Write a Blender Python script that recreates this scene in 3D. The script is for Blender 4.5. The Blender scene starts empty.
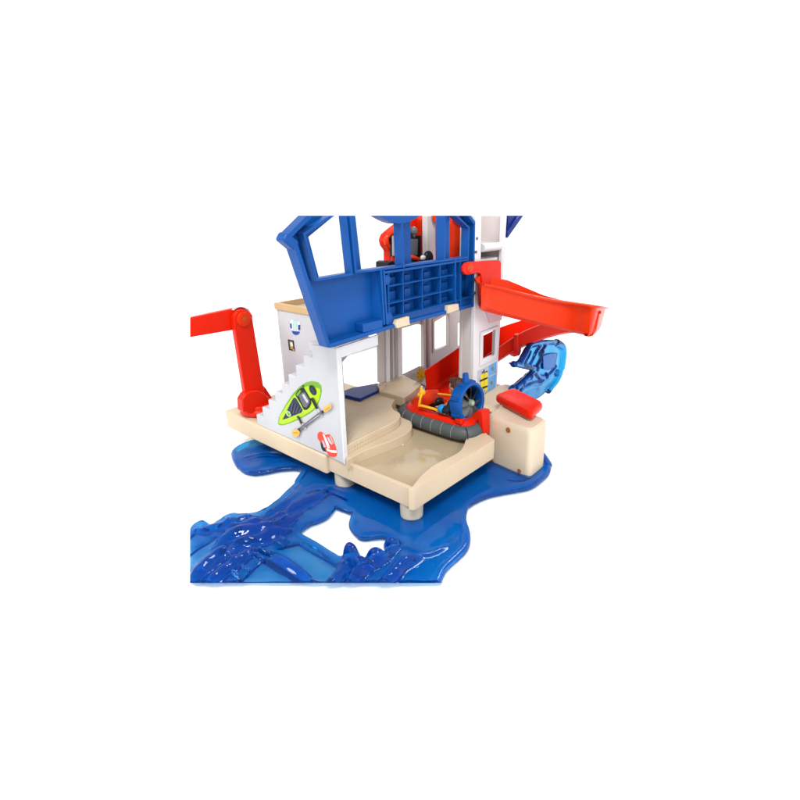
import bpy, bmesh, math, random
from mathutils import Vector, Matrix, noise
from mathutils.geometry import tessellate_polygon
random.seed(4)
S = 0.01                                   # everything below is measured in centimetres
scene = bpy.context.scene
C = scene.collection

# ------------------------------------------------------------------ camera (fitted to the vanishing points)
FPX = 516.2121656838398
CAM = Vector((33.5277293, -39.34892973, 36.09908941))
M = Matrix(((0.74739245, -0.21874901, 0.62733834),
            (0.6640732, 0.27478891, -0.69534009),
            (-0.02028066, 0.93629051, 0.35064051)))
cd = bpy.data.cameras.new('camera'); cam = bpy.data.objects.new('camera', cd); C.objects.link(cam)
cd.sensor_fit = 'HORIZONTAL'; cd.sensor_width = 36; cd.lens = 36 * FPX / 800
cd.clip_start = 0.01; cd.clip_end = 500
mw = M.to_4x4(); mw.translation = CAM * S; cam.matrix_world = mw
scene.camera = cam

def ray(u, v): return M @ Vector(((u - 400) / FPX, -(v - 400) / FPX, -1))
def P(u, v, ax, val):
    """the point where the sight line of a measured pixel meets the real plane axis = val (cm)"""
    d = ray(u, v); t = (val - CAM[ax]) / d[ax]; return CAM + d * t
def proj(p):
    c = M.transposed() @ (p - CAM)
    if c.z > -1e-4: return (400, 9999)
    return (400 + FPX * c.x / -c.z, 400 - FPX * c.y / -c.z)
def vert(x, y, v):
    lo, hi = -10, 60
    for _ in range(50):
        m = (lo + hi) / 2
        if proj(Vector((x, y, m)))[1] > v: lo = m
        else: hi = m
    return m

# ------------------------------------------------------------------ materials
MATS = {}
def nodes(name):
    m = bpy.data.materials.new(name); m.use_nodes = True
    nt = m.node_tree; b = nt.nodes['Principled BSDF']; MATS[name] = m
    return m, nt, b
def plastic(name, col, rough=0.34, vary=0.06, bump=0.05, scale=220, sss=0.0, coat=0.0, grain=0):
    col = [c * .78 for c in col]
    m, nt, b = nodes(name)
    tc = nt.nodes.new('ShaderNodeTexCoord')
    n = nt.nodes.new('ShaderNodeTexNoise'); n.inputs['Scale'].default_value = 14; n.inputs['Detail'].default_value = 5
    nt.links.new(tc.outputs['Object'], n.inputs['Vector'])
    r = nt.nodes.new('ShaderNodeValToRGB')
    r.color_ramp.elements[0].position = .3; r.color_ramp.elements[1].position = .7
    r.color_ramp.elements[0].color = [c * (1 - vary) for c in col] + [1]
    r.color_ramp.elements[1].color = [min(1, c * (1 + vary)) for c in col] + [1]
    nt.links.new(n.outputs['Fac'], r.inputs['Fac'])
    nt.links.new(r.outputs['Color'], b.inputs['Base Color'])
    b.inputs['Roughness'].default_value = rough; b.inputs['Specular IOR Level'].default_value = .17
    n2 = nt.nodes.new('ShaderNodeTexNoise'); n2.inputs['Scale'].default_value = scale; n2.inputs['Detail'].default_value = 3
    nt.links.new(tc.outputs['Object'], n2.inputs['Vector'])
    bp = nt.nodes.new('ShaderNodeBump'); bp.inputs['Strength'].default_value = bump; bp.inputs['Distance'].default_value = .002
    nt.links.new(n2.outputs['Fac'], bp.inputs['Height'])
    nt.links.new(bp.outputs['Normal'], b.inputs['Normal'])
    if sss:
        b.inputs['Subsurface Weight'].default_value = sss; b.inputs['Subsurface Radius'].default_value = (.004, .003, .002)
        b.inputs['Subsurface Scale'].default_value = 1
    b.inputs['Coat Weight'].default_value = coat; b.inputs['Coat Roughness'].default_value = .08
    return m
RED = plastic('red_plastic', (.76, .016, .002), .32)
RED2 = plastic('orange_red_plastic', (.76, .034, .002), .32)
BLUE = plastic('blue_plastic', (.003, .076, .32), .36)
NAVY = plastic('navy_plastic', (.008, .025, .18), .32)
BEIGE = plastic('beige_plastic', (.655, .525, .365), .38)
CREAM = plastic('cream_plastic', (.68, .56, .41), .36)
IVORY = plastic('ivory_plastic', (.6, .54, .42), .35)
RIMB = plastic('tan_plastic', (.58, .39, .2), .4)
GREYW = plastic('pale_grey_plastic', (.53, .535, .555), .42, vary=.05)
WHITE = plastic('white_plastic', (.74, .74, .76), .38, vary=.03)
PINKW = plastic('warm_white_plastic', (.62, .57, .555), .38, vary=.04)
RUB = plastic('grey_rubber', (.085, .10, .10), .42, vary=.15)
BLACK = plastic('black_plastic', (.012, .013, .016), .3, vary=.2)
DGREY = plastic('dark_grey_plastic', (.12, .125, .135), .3, vary=.2)
YEL = plastic('yellow_plastic', (.9, .42, .02), .35)
GOLD = plastic('gold_plastic', (.5, .25, .02), .35)
SKIN = plastic('skin_plastic', (.62, .27, .15), .45)
HAIR = plastic('brown_hair_plastic', (.06, .028, .018), .5, vary=.3)
CLOTH = plastic('dark_blue_clothing', (.012, .016, .03), .5)
SKY = plastic('azure_plastic', (.01, .28, .62), .35)
STEEL = plastic('grey_metal_plastic', (.32, .33, .35), .3)
HOLE = plastic('screw_recess', (.33, .12, .04), .5)
# printed sticker inks
def ink(name, col): return plastic(name, col, .45, vary=.05, bump=.01)
I_LIME = ink('lime_ink', (.42, .66, .01)); I_GRN = ink('green_ink', (.16, .38, .02)); I_NAVY = ink('navy_ink', (.02, .028, .07))
I_BLK = ink('black_ink', (.01, .01, .012)); I_GRY = ink('grey_ink', (.13, .13, .15)); I_LGRY = ink('silver_ink', (.5, .48, .47))
I_YEL = ink('amber_ink', (.85, .45, .1)); I_RED = ink('red_ink', (.85, .07, .03)); I_WHT = ink('white_ink', (.82, .8, .78))
I_MINT = ink('mint_ink', (.42, .7, .6)); I_BLUE = ink('royal_ink', (.012, .06, .33)); I_SKYB = ink('sky_ink', (.16, .42, .78))
I_OLV = ink('olive_ink', (.25, .25, .12)); I_PGRN = ink('pale_green_ink', (.4, .62, .35)); I_BRIGHT = ink('bright_yellow_ink', (.86, .7, .03))
I_LIL = ink('lilac_grey_ink', (.5, .53, .62)); I_PINK = ink('salmon_ink', (.9, .4, .33)); I_DYEL = ink('deep_amber_ink', (.6, .28, .03))

def textured_beige():
    m = plastic('dotted_beige_plastic', (.66, .53, .37), .42)
    nt = m.node_tree; b = nt.nodes['Principled BSDF']
    tc = nt.nodes.new('ShaderNodeTexCoord'); ck = nt.nodes.new('ShaderNodeTexVoronoi'); ck.inputs['Scale'].default_value = 190
    ck.inputs['Randomness'].default_value = 0
    nt.links.new(tc.outputs['Object'], ck.inputs['Vector'])
    bp = nt.nodes.new('ShaderNodeBump'); bp.inputs['Strength'].default_value = .45; bp.inputs['Distance'].default_value = .002
    nt.links.new(ck.outputs['Distance'], bp.inputs['Height']); nt.links.new(bp.outputs['Normal'], b.inputs['Normal'])
    return m
DOTB = textured_beige()

def clear_plastic(name, dens, col, rough=.04, bump=.05):
    """clear tinted plastic: glass-like surface, colour from absorption through its thickness"""
    m, nt, b = nodes(name); L = nt.links.new
    b.inputs['Base Color'].default_value = (.92, .97, 1, 1); b.inputs['Transmission Weight'].default_value = 1
    b.inputs['IOR'].default_value = 1.36; b.inputs['Roughness'].default_value = rough
    va = nt.nodes.new('ShaderNodeVolumeAbsorption'); va.inputs['Density'].default_value = dens; va.inputs['Color'].default_value = (*col, 1)
    L(va.outputs[0], nt.nodes['Material Output'].inputs['Volume'])
    tc = nt.nodes.new('ShaderNodeTexCoord'); n2 = nt.nodes.new('ShaderNodeTexNoise'); n2.inputs['Scale'].default_value = 40; n2.inputs['Detail'].default_value = 2; L(tc.outputs['Object'], n2.inputs['Vector'])
    bp = nt.nodes.new('ShaderNodeBump'); bp.inputs['Strength'].default_value = bump; bp.inputs['Distance'].default_value = .004
    L(n2.outputs['Fac'], bp.inputs['Height']); L(bp.outputs['Normal'], b.inputs['Normal'])
    df = nt.nodes.new('ShaderNodeBsdfDiffuse'); df.inputs['Color'].default_value = (0, .095, .46, 1); mx = nt.nodes.new('ShaderNodeMixShader'); mx.inputs[0].default_value = .2
    L(b.outputs[0], mx.inputs[1]); L(df.outputs[0], mx.inputs[2]); L(mx.outputs[0], nt.nodes['Material Output'].inputs['Surface'])
    return m
WATER = clear_plastic('clear_blue_plastic', 290, (0, .71, .905), bump=.08)
WAVE = clear_plastic('clear_azure_plastic', 360, (0, .78, .91))

# ------------------------------------------------------------------ mesh helpers
def cam_plane(a, b):
    n = ray(*a).cross(ray(*b)).normalized(); return n
EDGES = []                                 # the playset is seen only between these edges; nothing is modelled past them
for a, b, inside in (((0, 215.6), (800, 215.6), (400, 400)), ((0, 583), (800, 583), (400, 400)), ((190, 0), (190, 800), (400, 400))):
    n = cam_plane(a, b)
    if n.dot(ray(*inside)) > 0: n = -n     # normal points outward
    EDGES.append(n)

def trim(bm):
    for n in EDGES:
        if any((v.co - CAM).dot(n) > 1e-4 for v in bm.verts):
            geom = bm.verts[:] + bm.edges[:] + bm.faces[:]
            res = bmesh.ops.bisect_plane(bm, geom=geom, dist=1e-5, plane_co=CAM, plane_no=n, clear_outer=True)
            ed = [e for e in res['geom_cut'] if isinstance(e, bmesh.types.BMEdge) and e.is_valid and e.is_boundary]
            if ed: bmesh.ops.holes_fill(bm, edges=ed, sides=0)

def auto_smooth(me, ang=35):
    for p in me.polygons: p.use_smooth = True
    me.set_sharp_from_angle(angle=math.radians(ang))

def build(name, bm, mat, parent=None, bevel=.06, crop=True, origin=None, mats=None, seg=2, solid=0, fix=True):
    if crop: trim(bm)
    bmesh.ops.remove_doubles(bm, verts=bm.verts, dist=1e-4)
    if fix: bmesh.ops.recalc_face_normals(bm, faces=bm.faces)
    o0 = Vector(parent['origin_cm']) if parent else Vector(origin or (0, 0, 0))
    for v in bm.verts: v.co = (v.co - o0) * S
    me = bpy.data.meshes.new(name); bm.to_mesh(me); bm.free()
    for m in (mats or [mat]): me.materials.append(m)
    auto_smooth(me)
    o = bpy.data.objects.new(name, me); C.objects.link(o)
    if parent: o.parent = parent
    else: o.location = o0 * S
    o['origin_cm'] = tuple(o0)
    if bevel:
        b = o.modifiers.new('edge', 'BEVEL'); b.width = bevel * S; b.segments = seg; b.limit_method = 'ANGLE'; b.angle_limit = math.radians(38)
        b.harden_normals = True; b.use_clamp_overlap = True
    return o
def thing(name, label, cat, loc, group=None):
    o = bpy.data.objects.new(name, None); C.objects.link(o); o.location = Vector(loc) * S; o.empty_display_size = .02
    o['origin_cm'] = tuple(loc); o['label'] = label; o['category'] = cat
    if group: o['group'] = group
    return o

def prism(bm, loops, off, mi=0):
    """closed slab: loops = [outer, hole, ...] of 3-D points on one plane, off = thickness vector"""
    off = Vector(off)
    a = []; bb = []
    for lp in loops:
        a.append([bm.verts.new(p) for p in lp]); bb.append([bm.verts.new(Vector(p) + off) for p in lp])
    fa = [v for l in a for v in l]; fb = [v for l in bb for v in l]
    if len(loops) == 1 :
        fs = [bm.faces.new(fa), bm.faces.new(fb[::-1])]
    else:
        fs = []
        for t in tessellate_polygon([[Vector(p) for p in lp] for lp in loops]):
            try: fs += [bm.faces.new([fa[i] for i in t]), bm.faces.new([fb[i] for i in t][::-1])]
            except ValueError: pass
    for l, m in zip(a, bb):
        for i in range(len(l)):
            j = (i + 1) % len(l); fs.append(bm.faces.new([l[i], m[i], m[j], l[j]]))
    for f in fs: f.material_index = mi
    return bm
def slab(bm, ax, val, th, *loops, mi=0):
    """slab whose visible face lies in plane axis=val, outline given by measured pixels; th = signed thickness along the axis"""
    off = [0, 0, 0]; off[ax] = th
    return prism(bm, [[P(u, v, ax, val) for u, v in lp] for lp in loops], off, mi)
def box(bm, x0, x1, y0, y1, z0, z1, mi=0, rot=None, piv=None):
    vs = [Vector((x, y, z)) for z in (z0, z1) for x, y in ((x0, y0), (x1, y0), (x1, y1), (x0, y1))]
    if rot:
        R = Matrix.Rotation(rot, 3, 'Z'); piv = Vector(piv or ((x0 + x1) / 2, (y0 + y1) / 2, 0)); vs = [R @ (v - piv) + piv for v in vs]
    v = [bm.verts.new(p) for p in vs]
    for f in ((0, 3, 2, 1), (4, 5, 6, 7), (0, 1, 5, 4), (1, 2, 6, 5), (2, 3, 7, 6), (3, 0, 4, 7)):
        bm.faces.new([v[i] for i in f]).material_index = mi
    return bm
def frame_of(d):
    d = d.normalized(); a = Vector((0, 0, 1)) if abs(d.z) < .9 else Vector((1, 0, 0))
    u = d.cross(a).normalized(); return u, d.cross(u).normalized()
def rings(bm, rs, caps=True, mi=0, closed=False):
    vs = [[bm.verts.new(p) for p in r] for r in rs]
    n = len(vs[0])
    R = range(len(vs)) if closed else range(len(vs) - 1)
    for k in R:
        a, b = vs[k], vs[(k + 1) % len(vs)]
        for i in range(n):
            j = (i + 1) % n; bm.faces.new([a[i], a[j], b[j], b[i]]).material_index = mi
    if caps and not closed:
        bm.faces.new(vs[0][::-1]).material_index = mi; bm.faces.new(vs[-1]).material_index = mi
    return bm
def lathe(bm, c, d, prof, seg=32, mi=0):
    """prof = [(distance along d, radius)]"""
    c = Vector(c); d = Vector(d).normalized(); u, w = frame_of(d)
    return rings(bm, [[c + d * h + (u * math.cos(t) + w * math.sin(t)) * max(r, 1e-3) for t in [2 * math.pi * i / seg for i in range(seg)]] for h, r in prof], mi=mi)
def tube(bm, pts, r, seg=12, mi=0, closed=False):
    pts = [Vector(p) for p in pts]; rs = []; n = len(pts)
    for i, p in enumerate(pts):
        d = (pts[(i + 1) % n] - pts[i - 1]) if closed else (pts[min(i + 1, n - 1)] - pts[max(i - 1, 0)])
        u, w = frame_of(d); rr = r[i] if isinstance(r, (list, tuple)) else r
        rs.append([p + (u * math.cos(t) + w * math.sin(t)) * rr for t in [2 * math.pi * k / seg for k in range(seg)]])
    return rings(bm, rs, mi=mi, closed=closed)
def ell(bm, c, r, seg=16, rot=None, mi=0):
    g = bmesh.ops.create_uvsphere(bm, u_segments=seg, v_segments=seg // 2 + 2, radius=1)
    R = rot or Matrix.Identity(3)
    for v in g['verts']: v.co = R @ Vector((v.co.x * r[0], v.co.y * r[1], v.co.z * r[2])) + Vector(c)
    for f in {f for v in g['verts'] for f in v.link_faces}: f.material_index = mi
    return bm
def smooth_path(pts, n=6):
    pts = [Vector(p) for p in pts]; out = []
    for i in range(len(pts) - 1):
        p0, p1, p2, p3 = pts[max(i - 1, 0)], pts[i], pts[i + 1], pts[min(i + 2, len(pts) - 1)]
        for k in range(n):
            t = k / n
            out.append(.5 * ((2 * p1) + (p2 - p0) * t + (2 * p0 - 5 * p1 + 4 * p2 - p3) * t * t + (3 * p1 - p0 - 3 * p2 + p3) * t ** 3))
    return out + [pts[-1]]
def smooth_loop(pts, n=5):
    pts = [Vector(p) for p in pts]; out = []; m = len(pts)
    for i in range(m):
        p0, p1, p2, p3 = pts[i - 1], pts[i], pts[(i + 1) % m], pts[(i + 2) % m]
        for k in range(n):
            t = k / n
            out.append(.5 * ((2 * p1) + (p2 - p0) * t + (2 * p0 - 5 * p1 + 4 * p2 - p3) * t * t + (3 * p1 - p0 - 3 * p2 + p3) * t ** 3))
    return out
def NB(): return bmesh.new()
def remeshed(bm, vox, smooth=4):
    """melt overlapping closed pieces into one continuous skin (cm)"""
    me = bpy.data.meshes.new('tmp'); bmesh.ops.recalc_face_normals(bm, faces=bm.faces); bm.to_mesh(me); bm.free()
    o = bpy.data.objects.new('tmp', me); C.objects.link(o)
    r = o.modifiers.new('r', 'REMESH'); r.mode = 'VOXEL'; r.voxel_size = vox
    s = o.modifiers.new('s', 'SMOOTH'); s.factor = .5; s.iterations = smooth
    dg = bpy.context.evaluated_depsgraph_get(); ev = o.evaluated_get(dg)
    out = NB(); m2 = ev.to_mesh(); out.from_mesh(m2); ev.to_mesh_clear()
    bpy.data.objects.remove(o); bpy.data.meshes.remove(me)
    return out

# ------------------------------------------------------------------ setting
bm = NB(); box(bm, -150, 150, -130, 170, -2, 0)
m, nt, b = nodes('white_studio_paper'); b.inputs['Base Color'].default_value = (.95, .95, .95, 1); b.inputs['Roughness'].default_value = .9
b.inputs['Specular IOR Level'].default_value = .1
fl = build('floor', bm, m, bevel=0, crop=False); fl['kind'] = 'structure'

# ------------------------------------------------------------------ blue water base
base = thing('water_base', 'translucent blue plastic water sheet with wavy banks lying under the beige toy deck', 'toy base', (-8, -5, 0))
outer = [(234,455),(240,449),(256,443),(300,430),(350,400),(420,390),(470,405),(520,430),(546,461.6),(548,468.5),(544.6,476.7),(532,485.5),(516,489),(494,493),
         (480,498),(468.7,504.6),(464,511),(463,522),(466,532),(466.7,543.6),(462,553),(447.5,566),(441,574),(434,590),(420,620),(300,640),(150,640),(150,590),(175,548),(190,537),
         (196,528),(203,526),(210,530),(222,523),(232,517),(240,518),(262,515),(278,505),(288,495),(297,486),(298,482),(305,472),(302,469),(296,467),(280,468),(265,471),(252,472),(240,468)]
hole = [(297.5,533),(301,529),(310,522.5),(320,519),(329,514),(332,510),(335,505),(340,507),(347.5,510),(355,512.5),(352,524),(354,531),(362,537),(381,534.7),(394,537),(403,541.5),
        (394,545),(390,551),(384,556),(377.6,557),(369.5,560.7),(363,564),(358,561),(356,556),(351.6,555),(345,563.7),(323,551),(301,538.7)]
bm = NB()
def zp(pts, z): return [P(u, v, 2, z) for u, v in pts]
chan = [[(274,547),(299,541),(341,565.5),(325,590),(313,583),(296,571)], [(240,578),(262,558),(287,573),(305,584),(312,596),(240,600)], [(180,560),(196,547),(212,538),(226,530),(228,536),(216,548),(200,561),(180,577)]]
ZS = 1.0
prism(bm, [smooth_loop(zp(outer, ZS), 4), smooth_loop(zp(hole, ZS), 3)] + [zp(c, ZS) for c in chan], (0, 0, -.75))
for c in chan:
    ctr = sum(zp(c, .7), Vector()) / len(c); prism(bm, [[ctr + (p - ctr) * 1.06 for p in zp(c, .82)]], (0, 0, -.38))
def ridge(pts, z, r, k=5, fl=1):
    path = smooth_path([P(u, v, 2, z) for u, v in pts], k); n = len(path)
    tube(bm, path, [r * min(1, .45 + 2.2 * min(i, n - 1 - i) / n) for i in range(n)], 12)
tube(bm, smooth_loop(zp([(u, v - 1.2) for u, v in outer], .58), 4), .5, 10, closed=True)
tube(bm, smooth_loop(zp([(u, v - 1) for u, v in hole], .58), 3), .46, 10, closed=True)
# rolling banks of the water track, long flowing crests
ridge([(184,545),(196,532),(206,532),(222,527),(236,521),(260,520),(280,509),(294,498),(312,484)], .7, .75)
ridge([(230,527),(246,527),(262,527),(282,519),(302,506),(320,497),(334,488)], .7, 1.0)
ridge([(214,551),(232,537),(252,533),(270,532),(286,524),(300,514)], .75, 1.05)
ridge([(228,560),(240,546),(256,542),(270,538),(292,532)], .8, 1.0)
ridge([(186,586),(202,572),(220,556),(236,548)], .9, .95)
ridge([(205,590),(218,577),(232,567),(246,556),(262,548)], .85, .9)
ridge([(258,552),(268,556),(285,565),(302,577),(322,592)], .7, .7)
ridge([(296,538),(306,545),(325,556),(345,567)], .75, .3)
ridge([(322,592),(334,582),(343,571),(351,557)], 1.0, .75)
ridge([(346,590),(356,578),(368,568),(384,558),(397,547)], .9, .8)
ridge([(392,548),(408,549),(424,556),(440,551),(452,545)], .75, .5)
ridge([(378,592),(392,578),(402,566),(420,558)], .85, .85)
ridge([(300,497),(316,489),(338,494),(352,503)], .6, .6)
ridge([(236,463),(252,458),(272,456),(296,460)], .65, .5)
ridge([(500,478),(520,480),(536,474)], .6, .55)
for u, v, z, r, a in ((351.5,557,1.9,.7,0), (392,547.5,1.5,.6,.5), (377,559,1.5,.75,.4), (361,568,1.5,.6,.4)):
    p = P(u, v, 2, z * .5); ell(bm, p, (r * 1.7, r, z), 16, Matrix.Rotation(a, 3, 'Z'))
# ribs added across the channel mouths, shaped to catch highlights
for a, b_ in (((279,537),(289,542)),((274,539),(285,545)),((258,547),(271,554)),((252,553),(264,561)),((241,564),(249,570)),((231,572),(240,579))):
    p, r_ = P(*a, 2, 1.5), P(*b_, 2, 1.5); tube(bm, smooth_path([p, (p + r_) / 2 + Vector((0, 0, .2)), r_], 4), .26, 8)
bm = remeshed(bm, .15, 11)
ribs_px = (((279,536),(289,541)),((274,538.5),(285,544)),((258,546),(271,553)),((252,552),(264,560)),((241,563),(249,569)),((231,571),(240,578)),((272,530),(275,523)),((283,524),(288,519)))
for v in bm.verts:
    if v.co.z > .62:
        t = max(0, min(1, (-5 - v.co.y) / 4)) * max(0, min(1, (v.co.z - .85) / .3))
        v.co.z += noise.noise(v.co * .3) * .16 + t * (noise.noise(Vector((v.co.x * .3, v.co.y * .8, 3))) * .4 + noise.noise(v.co * 1.0) * .03)
sheet = build('water_sheet', bm, WATER, base, bevel=0)
from mathutils.bvhtree import BVHTree
bvh = BVHTree.FromPolygons([(v.co / S + Vector(sheet['origin_cm'])) for v in sheet.data.vertices], [tuple(p.vertices) for p in sheet.data.polygons])
for a, b_ in ribs_px:
    pts = []
    for k in range(6):
        q = P(a[0] + (b_[0] - a[0]) * k / 5, a[1] + (b_[1] - a[1]) * k / 5, 2, 1.2); hit = bvh.ray_cast(q + Vector((0, 0, 6)), Vector((0, 0, -1)))[0]
        pts.append(hit + Vector((0, 0, .06)) if hit else q)
    bm = NB(); tube(bm, smooth_path(pts, 3), .13, 10); build('highlight_rib', bm, WATER, base, bevel=0)  # thin clear tubes added on the surface to draw bright specular arcs

# ------------------------------------------------------------------ the playset
play = thing('rescue_station_playset', 'toy rescue station with white walls, blue facade, beige deck and red slide', 'playset', (-15, 12, 0))
# deck, left part
bm = NB(); YL = -.45
lt = [P(229, 413.5, 1, YL), P(327.5, 457, 1, YL)]
x0, x1 = -40, -15.1
zt, zb = 5.75, 2.75
prism(bm, [[(x0, YL, zb), (x1, YL, zb - .15), (x1, YL, zt - .35), (x0, YL, zt)]], (0, 22, 0))
deck = build('side_deck', bm, BEIGE, play, bevel=.28, seg=4)
# deck, front tray: floor, front lip, stern lip with swelling, back
zt = 5.75; zf = 4.75; zb = 3.05
bm = NB()
box(bm, -15.3, -.3, .3, 17, zb, zf - .3)
def curb(pts_in, z1):
    prism(bm, [pts_in], (0, 0, z1 - zb))
prism(bm, [[(-15.2, 0, zb), (-.15, 0, zb), (-.15, 0, zt - .12), (-.6, 0, zt - .12), (-15.2, 0, 5.3)]], (0, .55, 0))
inner = [P(u, v, 2, zt) for u, v in ((408.5,490),(412,488),(417,482),(423,475),(435,465.5),(452,457),(460,452),(464,446),(466,440.5),(470,436),(478,433.5),(484,432.5))]
loop = [Vector((0, -.03, 0)), Vector((0, 17, 0))] + [Vector((p.x, p.y, 0)) for p in reversed(smooth_path(inner, 4))]
loop = [Vector((p.x, p.y, zb + .02)) for p in loop]
prism(bm, [loop], (0, 0, zt + .12 - zb))
tray = build('front_deck', bm, BEIGE, play, bevel=.14, seg=3)
bm = NB(); prism(bm, [[(-15.2, .5, zf), (-.5, .5, zf), (-.5, 16.9, zf), (-3.5, 17, zf), (-3.5, 26, zf), (-22, 26, zf), (-22, 6, zf), (-15.2, 6, zf)]], (0, 0, -.5))
build('tray_floor', bm, plastic('beige_dark_reflection', (.5, .40, .255), .07, bump=.01), play, bevel=.05); MATS['beige_dark_reflection'].node_tree.nodes['Principled BSDF'].inputs['Specular IOR Level'].default_value = .7  # same beige plastic as the deck; a dark room's reflection is in the colour
bm = NB(); lathe(bm, (-1.9, 1.6, .6), (0, 0, 1), [(0, 1.25), (.15, 1.38), (1.6, 1.42), (2.6, 1.42)]); build('foot', bm, IVORY, play, bevel=.1)
bm = NB(); lathe(bm, (-13.9, 1.7, .6), (0, 0, 1), [(0, 1.25), (.15, 1.38), (1.6, 1.42), (2.6, 1.42)]); build('foot', bm, IVORY, play, bevel=.1)
bm = NB(); lathe(bm, (-37, 4, .6), (0, 0, 1), [(0, 1.38), (2.4, 1.42)]); build('foot', bm, IVORY, play, bevel=.1)
bm = NB(); lathe(bm, (-12, 36, .0), (0, 0, 1), [(0, 1.38), (6, 1.42)]); build('foot', bm, IVORY, play, bevel=.1)
# stepped landing: ledge, dotted platform, rear floor
def zprism(z, th, pts, sm=0):
    p = [P(u, v, 2, z) for u, v in pts]
    if sm: p = smooth_path(p, sm)
    return [p], (0, 0, -th)
bm = NB()
lg = smooth_path([P(u, v, 2, 6.2) for u, v in ((346,461),(360,452.5),(375,446.5),(395,439),(408,432),(412,427),(410.5,421),(402,413))], 5)
prism(bm, [lg + [Vector((-24, 20, 6.2)), Vector((-24, .6, 6.2)), Vector((-11.9, .6, 6.2))]], (0, 0, -1.5))
build('ledge', bm, BEIGE, play, bevel=.18, seg=3)
bm = NB()
pf = smooth_path([P(u, v, 2, 7.6) for u, v in ((344,447.5),(362,438),(380,429),(394,422),(400,417),(399.5,412.5),(394,409.5),(392,404),(396,398))], 5)
prism(bm, [pf + [Vector((-22.5, 24, 7.6)), P(378, 391, 2, 7.6), P(360, 398, 2, 7.6), P(346, 393, 2, 7.6), Vector((-29, .6, 7.6)), Vector((-13, .6, 7.6))]], (0, 0, -1.6))
build('dotted_platform', bm, DOTB, play, bevel=.16, seg=3)
bm = NB()
prism(bm, [[P(u, v, 2, 8.2) for u, v in ((377.5,386),(381,383.5),(384,382),(403,373.5),(420,368),(421,384),(413,391.5),(404,397.8),(378.5,390.5))]], (0, 0, -1.6))
build('rear_floor', bm, BEIGE, play, bevel=.15, seg=3)
bm = NB()
prism(bm, [[P(u, v, 2, 7) for u, v in ((474,406),(477,399),(497,385.5),(506,384),(512,385.5),(517,390),(513,397),(499,406),(489,416),(478,416))]], (0, 0, -2.5))
build('tower_base', bm, CREAM, play, bevel=.25, seg=3)
bm = NB()   # tilted dotted ramp at the back
q = [P(402.5, 374, 2, 8.25), P(419, 366, 2, 9.2), P(424.5, 366.5, 2, 9.3), P(426, 386, 2, 8.25), P(425, 394, 2, 8.25)]
prism(bm, [q[:3] + [q[3]]], (0, 0, -.4))
m = plastic('dotted_grey_plastic', (.36, .30, .29), .5); nt = m.node_tree
tc = nt.nodes.new('ShaderNodeTexCoord'); vo = nt.nodes.new('ShaderNodeTexVoronoi'); vo.inputs['Scale'].default_value = 260; vo.inputs['Randomness'].default_value = 0
bp = nt.nodes.new('ShaderNodeBump'); bp.inputs['Strength'].default_value = .8; bp.inputs['Distance'].default_value = .002
nt.links.new(tc.outputs['Object'], vo.inputs['Vector']); nt.links.new(vo.outputs['Distance'], bp.inputs['Height']); nt.links.new(bp.outputs['Normal'], nt.nodes['Principled BSDF'].inputs['Normal'])
build('rear_ramp', bm, m, play, bevel=.05)
bm = NB(); gc = P(421.8, 375, 0, -19.6); prism(bm, [[gc + Vector((0, math.cos(math.pi * k / 9) * (1.1 if k % 2 else .72), math.sin(math.pi * k / 9) * (1.25 if k % 2 else .8))) for k in range(18)]], (-.5, 0, 0)); lathe(bm, gc, (1, 0, 0), [(-.1, .4), (.3, .35)], 12); build('gear', bm, GOLD, play, bevel=.03)
bm = NB()   # blue flap
prism(bm, [[P(u, v, 2, 8.3) for u, v in ((337,393),(352,387.5),(378,383),(378.2,390.2),(360,398.6))]], (0, 0, -.5)); build('hinged_flap', bm, NAVY, play, bevel=.1)
bm = NB(); prism(bm, [[P(u, v, 2, 8.6) for u, v in ((377,384.5),(380,382),(385,382.5),(384,386.5),(379.5,389))]], (0, 0, -.7)); build('flap_hinge', bm, BEIGE, play, bevel=.1)
# little reflectionless detail on the tray: spring clip
bm = NB(); ell(bm, P(402.5, 446, 0, -10.4), (.16, .4, .3), 12); build('clip', bm, WHITE, play, bevel=0)

# stair wall
bm = NB(); YW = -.3
corners = [(311,345),(303,354),(295,364),(287,374),(280,382.5),(273,391),(267.5,399),(261,406),(256,414)]
c3 = [P(u, v, 1, YW) for u, v in corners]
n = len(c3); xs = [c3[0].x + (c3[-1].x - c3[0].x) * i / (n - 1) for i in range(n)]; zs = [c3[0].z + (c3[-1].z - c3[0].z) * i / (n - 1) for i in range(n)]
prof = []
for i in range(n):
    prof.append((xs[i], zs[i]))
    if i + 1 < n: prof.append((xs[i], zs[i + 1]))
wall_b = 5.25
xr = -11.6
out = [(xr, 20.6)] + prof + [(xs[-1], 5.6), (-15.2, wall_b + .2), (xr, wall_b)]
prism(bm, [[(x, YW, z) for x, z in out]], (0, .65, 0))
strip = prof + [(x + 1.0, z - 1.3) for x, z in reversed(prof)]
prism(bm, [[(x, .3, z) for x, z in prof] + [(x + .9, .3, z - 1.6) for x, z in reversed(prof[::2])]], (0, 6.2, 0))
box(bm, -17.2, xr, YW + .3, 6.6, 19.25, 20.55)
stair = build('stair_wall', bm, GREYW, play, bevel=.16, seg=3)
bm = NB()   # smooth white edge post and lintel facing the deck
box(bm, xr - .1, xr + .12, YW - .02, .32, 5.3, 20.7)
prism(bm, [[(xr - .1, .3, 19.35), (xr - .1, 6.6, 19.6), (xr - .1, 6.6, 20.95), (xr - .1, .3, 20.7)]], (.22, 0, 0))
build('lintel', bm, WHITE, play, bevel=.05)

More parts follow.
